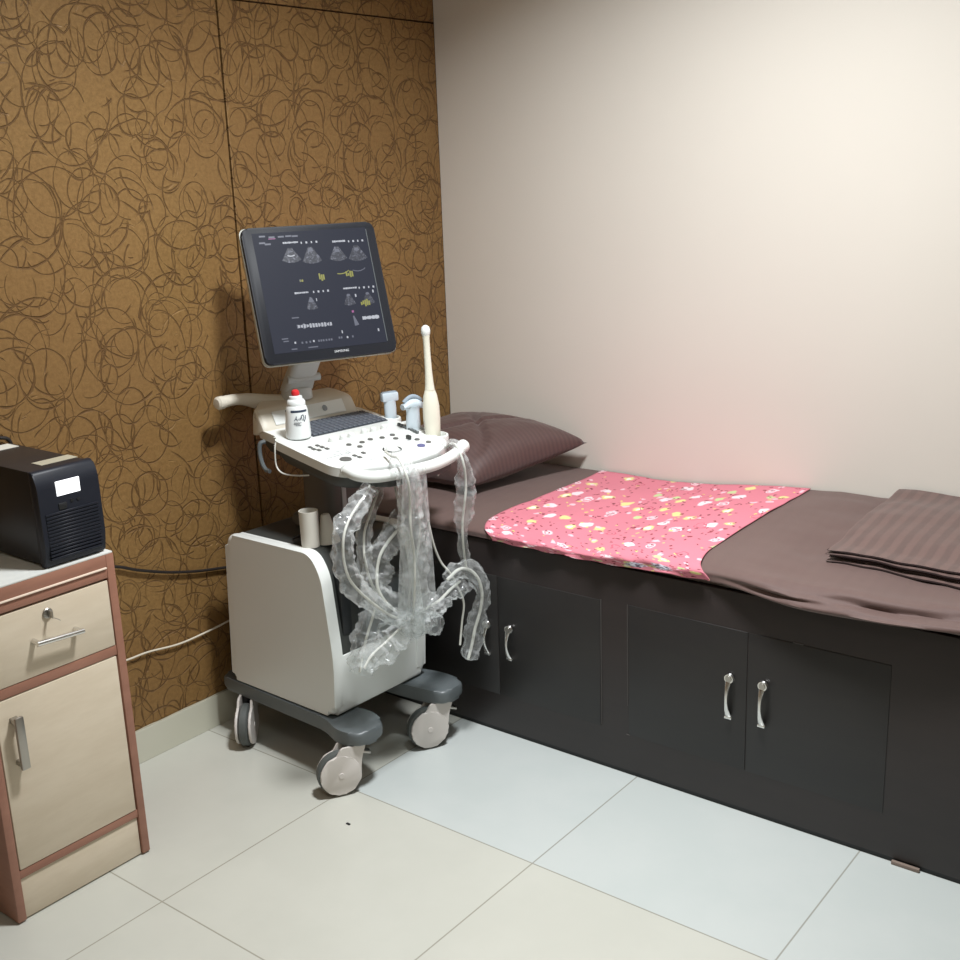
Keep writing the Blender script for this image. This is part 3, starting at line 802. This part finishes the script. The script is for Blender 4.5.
def fan(a, b, r0, r1, sp, tilt=0, mi=4, z=.0010):
    sc_.mi = mi; n_ = 12; p = []
    for k in range(n_+1):
        t = -sp/2 + sp*k/n_ + tilt; p.append((a + r1*math.sin(t), b - r1*math.cos(t)))
    for k in range(n_, -1, -1):
        t = -sp/2 + sp*k/n_ + tilt; p.append((a + r0*math.sin(t), b - r0*math.cos(t)))
    sc_.prism(p, .0007, z, MF)
SM = ['s_white', 's_grey', 's_yel', 's_pink', 'scan']
def done(name): sc_.build(name, SM, mo, smooth=False)
def view(rows, ticks, fans, yel, extra=()):
    global sc_
    sc_ = MB()
    for a, b, c2 in rows: text_row(a, b, c2, c2)
    for a, b, c2, n_ in ticks:
        for i in range(n_):
            bar(lerp(a, b, i/(n_-1)), c2, .005 if i % 2 else .0035, .0055, 0)
    for q in fans: fan(*q)
    for a, b, k in yel:
        for i in range(k): bar(a - .006 + i*.0058, b + rs.uniform(-.003, .003), .0045, rs.uniform(.007, .018) if k > 2 else .006, 2)
    for q in extra: bar(*q)
    done('scan_view')
view([(-.0827, -.038, .140)], [(-.030, .014, .1375, 4)],
     [(-.066, .134, .010, .050, 1.15), (-.008, .134, .010, .056, 1.05), (-.066, .126, .022, .025, .9, 0, 0, .0013), (-.066, .132, .016, .019, .8, 0, 1, .0013), (-.008, .130, .010, .019, .9, 0, 1, .0013), (.002, .112, .012, .020, .4, .5, 1, .0013)],
     [(-.0475, .035, 2), (.0098, .0384, 3)], [(-.054, .034, .004, .006, 1)])
view([(.0601, .1001, .135)], [(.1085, .150, .133, 4)],
     [(.069, .130, .010, .050, 1.1), (.127, .130, .010, .054, 1.1), (.069, .124, .010, .019, .9, 0, 1, .0013), (.127, .124, .010, .019, .9, 0, 1, .0013), (.067, .085, .040, .0425, .9, .2, 2, .0013), (.120, .085, .036, .038, 1.1, .1, 1, .0013)],
     [(.0895, .0433, 4)])
view([(-.0767, -.0319, .0005)], [(-.022, .020, .000, 4)], [(-.034, -.006, .008, .042, .8), (-.034, -.012, .002, .016, 1.1, 0, 1, .0013)], [], [(-.088, -.066, .02, .003, 1), (-.018, -.022, .002, .008, 0)])
view([(.0654, .1072, .002)], [(.113, .156, .0005, 4)], [(.077, -.006, .008, .040, .9), (.134, -.006, .008, .042, .9), (.077, -.010, .004, .010, 1.2, 0, 1, .0013), (.134, -.010, .004, .010, 1.2, 0, 1, .0013), (.078, -.066, .010, .038, .35, .2, 1)],
     [(.1173, -.0435, 5)], [(.0805, -.0637, .006, .006, 3), (.098, -.020, .004, .008, 0), (.152, -.012, .004, .008, 0)])
sc_ = MB()
for i in range(36): bar(-.0868 + i*.0028, -.0905 - i*.00004, .0022, rs.uniform(.005, .013), 0 if i % 3 else 1)
done('waveform')
sc_ = MB()
for i in range(14): bar(.107 + i*.0036, -.085, .0034, rs.uniform(.003, .011), 0)
done('waveform')
sc_ = MB()
for (a, b) in ((-.137, .161), (-.1107, .1575), (-.0845, .1575), (-.0634, .158), (-.045, .157), (-.14, .143), (-.125, .139)): bar(a, b, .017, .0045, 1)
bar(-.1107, .153, .02, .002, 3); done('menu_row')
sc_ = MB()
for (a, b, k) in ((-.1015, -.1332, 0), (-.0818, -.1353, 1), (-.070, -.1353, 1), (-.059, -.135, 1), (-.0486, -.1340, 0), (-.034, -.1348, 1), (-.027, -.1348, 1), (-.0204, -.1348, 1), (-.012, -.1348, 1), (-.004, -.1347, 1), (.0029, -.1347, 1), (.0265, -.1322, 1), (.033, -.1322, 1), (.0503, -.1332, 0), (.0662, -.1328, 1)): bar(a, b, .0045, .0055, k)
for (a, b, w1, k) in ((-.107, -.1502, .016, 1), (-.0535, -.1500, .028, 1), (.1461, -.1218, .004, 0), (.0379, -.117, .003, 0), (-.128, -.120, .018, 1), (-.126, -.127, .015, 1)): bar(a, b, w1, .003 if w1 > .006 else .008, k)
done('icon_row')

def text_mesh(s, size, fr, m, name, parent, width=None, z=.0006):
    cu = bpy.data.curves.new('t', 'FONT'); cu.body = s; cu.size = size; cu.align_x = 'CENTER'; cu.align_y = 'CENTER'; cu.extrude = z; cu.resolution_u = 2
    ob = bpy.data.objects.new('t', cu); C.objects.link(ob)
    bpy.context.view_layer.update()
    me = bpy.data.meshes.new_from_object(ob.evaluated_get(bpy.context.evaluated_depsgraph_get()))
    bpy.data.objects.remove(ob); bpy.data.curves.remove(cu)
    xs = [v.co.x for v in me.vertices]; wd = max(xs)-min(xs); k = (width/wd) if width else 1
    for v in me.vertices: v.co = fr(v.co.x*k, v.co.y*k, v.co.z)
    me.name = name; me.materials.clear(); me.materials.append(M[m])
    o = bpy.data.objects.new(name, me); C.objects.link(o); o.parent = parent; o.matrix_parent_inverse = Matrix.Translation(-W[parent.name]); W[o.name] = V((0, 0, 0))
    return o
text_mesh('SAMSUNG', .012, lambda a, b, c: MF(.026+a, -.169+b*1.0, .0004+c), 'logo', 'monitor_lettering', mo, .042)

# ------------------------------------------------------------------ probes and their sleeved cables
def resample(pts, step):
    out = [pts[0]]; acc = 0
    for a, b in zip(pts, pts[1:]):
        d = (b-a).length
        while acc + d >= step:
            t = (step-acc)/d; a = a.lerp(b, t); out.append(a); d = (b-a).length; acc = 0
        acc += d
    out.append(pts[-1]); return out
def sleeve(mb, pts, rad, seed=0, crumple=.32, flat=1):
    """loose crumpled film tube following a cable; rad(t) its mean radius"""
    P = resample(spline(pts, 10), .0045)
    def shp(i, a, p):
        q = V((math.cos(a)*1.1, math.sin(a)*1.1, 0)); k = i*.0045
        v = fbm(q.x+seed*7, q.y, k*26, 3)*crumple*1.3 + crumple*.35*math.sin(k*120+seed*2+3*math.sin(k*40+a)) * (.55+.45*math.sin(a*2+seed+k*30))
        v += .10*noise.noise(V((k*60, a*2.0+seed, seed)))
        return max(.28, 1+v)
    mb.tube(P, rad, 18, False, shp)
def sheetfilm(mb, a0, a1, b0, b1, seed, amp=.008, nx=14, ny=60):
    """a hanging flattened film bag between two vertical edges (a: left top/bottom, b: right)"""
    a0, a1, b0, b1 = V(a0), V(a1), V(b0), V(b1)
    rows = []
    for j in range(ny+1):
        t = j/ny; L_, R_ = a0.lerp(a1, t), b0.lerp(b1, t); r = []
        for k in range(nx*2):
            q = k/nx if k < nx else (2*nx-k)/nx; s = 1 if k < nx else -1
            p = L_.lerp(R_, q); bul = math.sin(q*PI)*.012*s
            o = V((1, -1, 0)).normalized()*(bul + amp*fbm(q*2.5+seed, t*5, s*2+seed, 3) + .003*math.sin(q*22+t*4+s))
            r.append(p + o)
        rows.append(r)
    mb.rings(rows, cap=False)
def cable(mb, pts, r=.0034): mb.tube(resample(spline(pts, 8), .008), r, 8)

P_ = {
'A': [(0.6, -1.035, 0.822), (0.62, -1.080, 0.799), (0.64, -1.137, 0.781), (0.65, -1.182, 0.755), (0.66, -1.212, 0.726), (0.66, -1.219, 0.685), (0.66, -1.216, 0.648), (0.66, -1.202, 0.607), (0.66, -1.171, 0.566), (0.66, -1.124, 0.518), (0.66, -1.068, 0.469), (0.67, -1.026, 0.444)],
'B': [(0.56, -0.962, 0.798), (0.57, -0.991, 0.768), (0.58, -1.032, 0.726), (0.59, -1.068, 0.688), (0.59, -1.075, 0.65), (0.6, -1.085, 0.614), (0.6, -1.065, 0.539), (0.61, -1.031, 0.488)],
'C': [(0.58, -0.965, 0.873), (0.63, -0.995, 0.873), (0.68, -1.022, 0.877), (0.72, -1.043, 0.849), (0.722, -1.035, 0.806), (0.71, -1.024, 0.749), (0.71, -1.025, 0.697), (0.7, -1.007, 0.623), (0.7, -1.009, 0.555), (0.69, -1.007, 0.483), (0.68, -1.007, 0.433)],
'D': [(0.62, -0.946, 0.701), (0.62, -0.972, 0.673), (0.62, -1.017, 0.647), (0.62, -1.05, 0.618), (0.62, -1.065, 0.576), (0.63, -1.075, 0.54), (0.64, -1.066, 0.506), (0.65, -1.044, 0.476), (0.66, -1.022, 0.459)],
'D2': [(0.62, -0.895, 0.785), (0.63, -0.903, 0.733), (0.64, -0.912, 0.654), (0.65, -0.945, 0.582), (0.65, -0.969, 0.533), (0.66, -0.992, 0.486), (0.67, -1.011, 0.444)],
'E': [(0.6, -0.771, 0.815), (0.635, -0.775, 0.855), (0.680, -0.795, 0.866), (0.712, -0.807, 0.825), (0.71, -0.797, 0.769), (0.71, -0.804, 0.721), (0.70, -0.805, 0.662), (0.70, -0.808, 0.606), (0.69, -0.79, 0.546), (0.69, -0.785, 0.518)],
'F': [(0.68, -0.858, 0.504), (0.69, -0.822, 0.524), (0.695, -0.785, 0.516), (0.708, -0.760, 0.486), (0.712, -0.748, 0.434), (0.705, -0.752, 0.382), (0.695, -0.764, 0.334), (0.69, -0.775, 0.287), (0.69, -0.795, 0.249)],
'G': [(0.68, -0.803, 0.484), (0.68, -0.847, 0.472), (0.68, -0.891, 0.457), (0.68, -0.924, 0.454), (0.68, -0.974, 0.45), (0.68, -1.021, 0.45)],
'H': [(0.67, -1.011, 0.438), (0.67, -1.059, 0.421), (0.66, -1.096, 0.399), (0.66, -1.143, 0.385), (0.66, -1.174, 0.361)],
'I': [(0.62, -1.072, 0.493), (0.62, -1.094, 0.456), (0.62, -1.121, 0.409), (0.63, -1.15, 0.367), (0.64, -1.17, 0.343)],
'T': [(0.60, -0.960, 0.815), (0.62, -0.973, 0.76), (0.64, -0.973, 0.698)],
'T2': [(0.66, -0.901, 0.682), (0.66, -0.882, 0.607), (0.66, -0.856, 0.551), (0.67, -0.836, 0.519), (0.67, -0.805, 0.471), (0.675, -0.785, 0.414), (0.67, -0.79, 0.357), (0.67, -0.803, 0.292)],
}
c_lin = CF(-.296, .250, 0); c_cvx = CF(-.168, .226, 0); c_vag = CF(-.095, .248, 0)
def under(q, to):   # run under the console from a holder to where the cable appears
    to = V(to); return [q+V((0, 0, -.03)), q+V((.02, -.01, -.075)), q.lerp(to, .55)+V((0, 0, -.07)), to]

# linear probe (behind)
pr1 = thing('flat_headed_ultrasound_probe', 'pale blue ultrasound probe with a flat square head, nearest the keyboard in the holders', 'ultrasound probe', tuple(c_lin), 'ultrasound probes in the console holders')
b1 = MB(); ax = V((-.03, 0, 1)).normalized(); sdv = mr_
q = c_lin + V((0, 0, -.010))
b1.lathe([(.010, -.015), (.0150, .0), (.0165, .035), (.0160, .052), (.0165, .060)], q, ax, 24, 1.15, .75, sdv); b1.build('grip', 'probe', pr1)
hd = MB(); bx = lambda a, b, c: q + sdv*a + V((0, 0, 1)).cross(sdv)*b + ax*c
hd.box((-.0255, -.011, .058), (.0255, .011, .084), bx, bevel=.004); hd.build('head', 'probe', pr1)
MB().box((-.022, -.008, .083), (.022, .008, .0865), bx, bevel=.0015).build('lens', 'lens', pr1)
cb1 = MB(); cable(cb1, under(c_lin, P_['A'][0])+P_['A'][1:]); cable(cb1, P_['B']); cable(cb1, P_['H']); cb1.build('cable', 'cable', pr1)
s1 = MB(); sleeve(s1, P_['A'], lambda t: .019+.009*math.sin(t*PI), 1); sleeve(s1, P_['B'], lambda t: .014+.010*t, 2); sleeve(s1, P_['H'], lambda t: .026+.012*math.sin(t*PI), 3, .45)
s1.build('plastic_sleeve', 'film', pr1, ang=.5)
# curved probe
pr2 = thing('curved_ultrasound_probe', 'pale blue ultrasound probe with a wide curved head, left of the long cream probe', 'ultrasound probe', tuple(c_cvx), 'ultrasound probes in the console holders')
b1 = MB(); q = c_cvx + V((0, 0, -.006)); ax = V((.01, .01, 1)).normalized()
b1.lathe([(.010, -.018), (.0185, .0), (.0195, .020), (.0175, .055), (.0185, .066), (.022, .074)], q, ax, 24, 1.12, .78, sdv); b1.build('grip', 'probe', pr2)
hd = MB(); rings = []
for i in range(9):
    t = -1+2*i/8; hh = .074 + .026*math.cos(t*1.1)-.006
    rr = []
    for k in range(16):
        a = 2*PI*k/16; rr.append(q + sdv*(t*.032) + V((0, 0, 1)).cross(sdv)*(.0155*math.cos(a)) + ax*((.064+hh)/2 + (hh-.064)/2*math.sin(a)))
    rings.append(rr)
hd.rings(rings); hd.build('head', 'probe', pr2)
ln = MB(); ln.tube([q + sdv*(t*.027) + ax*(.0735 + .0265*math.cos(t*1.1)) for t in [-1+k/6 for k in range(13)]], .006, 10); ln.build('lens', 'lens', pr2)
cb2 = MB(); cable(cb2, under(c_cvx, P_['D2'][0])+P_['D2'][1:]); cable(cb2, P_['C']); cable(cb2, P_['D'], .0042); cable(cb2, P_['I']); cable(cb2, P_['T'], .003); cb2.build('cable', 'cable', pr2)
s2 = MB(); sleeve(s2, P_['C'][1:], lambda t: .006+.019*ss(.0, .12, t)+.009*ss(.1, .5, t), 4, .16); sleeve(s2, P_['D'], lambda t: .030+.008*math.sin(t*PI), 5, .38); sleeve(s2, P_['I'], lambda t: .030, 6, .45)
sleeve(s2, P_['D2'], lambda t: .024, 12, .25)
sheetfilm(s2, (.712, -1.045, .865), (.675, -1.06, .43), (.70, -.945, .845), (.69, -.915, .44), 3)
for k in range(3):
    cc = V((.675, -1.00+.03*k, .43-.012*k)); sleeve(s2, [cc+V((-.02, -.05, .02)), cc, cc+V((.01, .045, -.01))], lambda t: .036*math.sin(PI*(.12+.76*t)), 8+k, .5)
s2.build('plastic_sleeve', 'film', pr2, ang=.5)
# long slim probe
pr3 = thing('long_slim_ultrasound_probe', 'long cream wand-like ultrasound probe standing upright at the right end of the console', 'ultrasound probe', tuple(c_vag), 'ultrasound probes in the console holders')
q = V((.534, -.718, .845)); ax = V((-.028, -.004, 1)).normalized()
b3 = MB(); b3.lathe([(.016, -.01), (.0215, .006), (.0225, .03), (.0245, .065), (.0240, .100), (.0195, .130), (.0145, .145)], q, ax, 28, 1, .85, sdv); b3.build('grip', 'cream', pr3)
b4 = MB(); b4.lathe([(.0140, .1445), (.0118, .165), (.0100, .20), (.0092, .245), (.0092, .285), (.0105, .296)], q, ax, 24); b4.build('shaft', 'cream', pr3)
b5 = MB(); b5.lathe([(.0100, .2955), (.0125, .301), (.0130, .310), (.0105, .319), (.005, .3235), (0, .3245)], q, ax, 24); b5.build('tip', 'white', pr3)
cb3 = MB(); cable(cb3, under(V((.534, -.718, .845)), P_['E'][0])+P_['E'][1:]); cable(cb3, P_['F'], .0045); cable(cb3, P_['G'], .0042); cable(cb3, P_['T2'], .003); cb3.build('cable', 'cable', pr3)
s3 = MB(); sleeve(s3, P_['E'], lambda t: .013+.013*ss(.25, .5, t)-.013*ss(.62, .78, t), 21, .3); sleeve(s3, P_['F'], lambda t: .019+.007*math.sin(t*PI*2)**2+.006*ss(.8, .95, t)-.018*ss(.97, 1, t), 22, .38); sleeve(s3, P_['G'], lambda t: .028, 23, .55)
s3.build('plastic_sleeve', 'film', pr3, ang=.5)

# ------------------------------------------------------------------ gel bottle on the console
bc = CF(-.296, -.076, .0008)
bt = thing('gel_bottle', 'white plastic bottle with red tip and black band, at the left edge of the console', 'bottle', tuple(bc))
MB().lathe([(0, 0), (.031, 0), (.034, .003), (.0345, .010), (.0335, .035), (.030, .075), (.0275, .086), (.0245, .090)], bc, (0, 0, 1), 36).build('body', 'bottle', bt)
MB().lathe([(.0245, .0895), (.0250, .092), (.0250, .100), (.0215, .105), (.0185, .1065), (.0175, .114), (.010, .116), (0, .116)], bc, (0, 0, 1), 32).build('cap', 'bottle', bt)
MB().lathe([(.0075, .1155), (.0105, .118), (.0115, .123), (.0095, .129), (.005, .132), (0, .133)], bc, (0, 0, 1), 24).build('nozzle', 'red', bt)
lb = MB()
def arc_band(z0, z1, r0, a0, a1, n_=16):
    rr = lambda z: (.0335+(.030-.0335)*(z-.035)/.04 if z > .035 else .0335) + .0004
    lb.rings([[bc + V((rr(z)*math.cos(a), rr(z)*math.sin(a), z)) for a in [a0+(a1-a0)*k/n_ for k in range(n_+1)]] for z in (z0, z1)], cap=False, closed=False)
ca = math.atan2(cy-bc.y, cx-bc.x) + .18
arc_band(.074, .080, 0, ca-.75, ca+.85)
lb.build('black_band', 'label_ink', bt); lb = MB(); arc_band(.074, .079, 0, ca-1.75, ca-1.45); lb.build('black_mark', 'label_ink', bt); lb = MB()
def scr(a, z): 
    z = z*.9; r0 = .0335+(.030-.0335)*(z-.035)/.04+.0006 if z > .035 else .0341
    return bc + V((r0*math.cos(ca+a), r0*math.sin(ca+a), z))
def script_word(pts, r=.0008): lb.tube([scr(a, z) for a, z in pts], r, 6)
script_word([(-.45, .058), (-.35, .063), (-.25, .072), (-.22, .060), (-.15, .058), (-.08, .064), (0, .059), (.05, .066), (.10, .060), (.2, .068), (.25, .058)])
script_word([(-.38, .062), (-.2, .063)]); script_word([(.1, .062), (.2, .072), (.35, .075), (.42, .066), (.35, .06), (.4, .054), (.55, .062), (.6, .072)], .0012)
for (z, a0, a1) in ((.052, -.45, .15), (.048, -.5, .0), (.044, -.35, .1)):
    script_word([(lerp(a0, a1, k/14), z+.0012*math.sin(k*2.4)) for k in range(15)], .0005)
lb.build('label_print', 'label_ink', bt)

# ------------------------------------------------------------------ cups on the trolley body
def cup_prof(r0, r1, h): return [(0, .003), (r0-.002, .003), (r1-.002, h), (r1, h), (r0, 0), (0, 0)]
ZC = .628
cpo = MB(); cpo.lathe(cup_prof(.024, .0255, .098), BF(.100, -.136, ZC), (0, 0, 1), 32)
tag(cpo.build('plastic_cup', 'cup', ang=.5), 'off-white open cylindrical cup standing upright on top of the trolley body', 'cup')
cp2 = MB(); q0 = BF(.128, -.070, ZC+.026)
cp2.lathe([(0, 0), (.030, 0), (.030, .004), (.012, .075), (.010, .078), (0, .078)], BF(.118, -.086, ZC), (-.10, -.02, 1), 24)
tag(cp2.build('plastic_funnel', 'cup', ang=.5), 'off-white tapered cone standing close behind the cup on the trolley body', 'funnel')
cl_ = MB(); 
for s in (-1, 1):
    a = BF(.02, -.115+s*.012, ZC+.003)
    cl_.tube(spline([a, BF(.045, -.10+s*.014, ZC+.018), BF(.075, -.085, ZC+.030)], 5), .0028, 8)
cl_.tube([BF(.02, -.127, ZC+.003), BF(.01, -.115, ZC+.003), BF(.02, -.103, ZC+.003)], .0028, 8)
tag(cl_.build('black_clip', 'vdark'), 'small black wire clip lying behind the cup on the trolley top', 'clip')

# speck on the floor
tag(MB().box((.70, -1.315, 0), (.712, -1.309, .0025), bevel=.0008).build('floor_debris', 'vdark'), 'tiny dark speck of debris on the tiles in front of the trolley', 'debris')

# ------------------------------------------------------------------ light
def area(name, loc, size, power, col, target=None, spread=180):
    l = bpy.data.lights.new(name, 'AREA'); l.shape = 'DISK'; l.size = size; l.energy = power; l.color = col; l.spread = math.radians(spread)
    o = bpy.data.objects.new(name, l); C.objects.link(o); o.location = loc
    if target: o.rotation_euler = (V(target)-V(loc)).to_track_quat('-Z', 'Y').to_euler()
    return o
area('ceiling_lamp', (1.40, -1.20, RZ-.04), .34, 55, (.95, .98, 1), spread=135)
area('fill_light', (2.7, -2.9, RZ-.04), .6, 12, (1, .98, .94))  # added soft fill from the camera side, not a known fixture
wd_ = bpy.data.worlds.new('world'); bpy.context.scene.world = wd_; wd_.use_nodes = True
wd_.node_tree.nodes['Background'].inputs[0].default_value = (.9, .95, 1, 1); wd_.node_tree.nodes['Background'].inputs[1].default_value = .0
vs_ = bpy.context.scene.view_settings
vs_.view_transform = 'Standard'; vs_.look = 'None'; vs_.gamma = 1; vs_.exposure = 0; vs_.use_curve_mapping = False
bpy.context.scene.cycles.transparent_max_bounces = 32
bpy.context.scene.cycles.max_bounces = 10
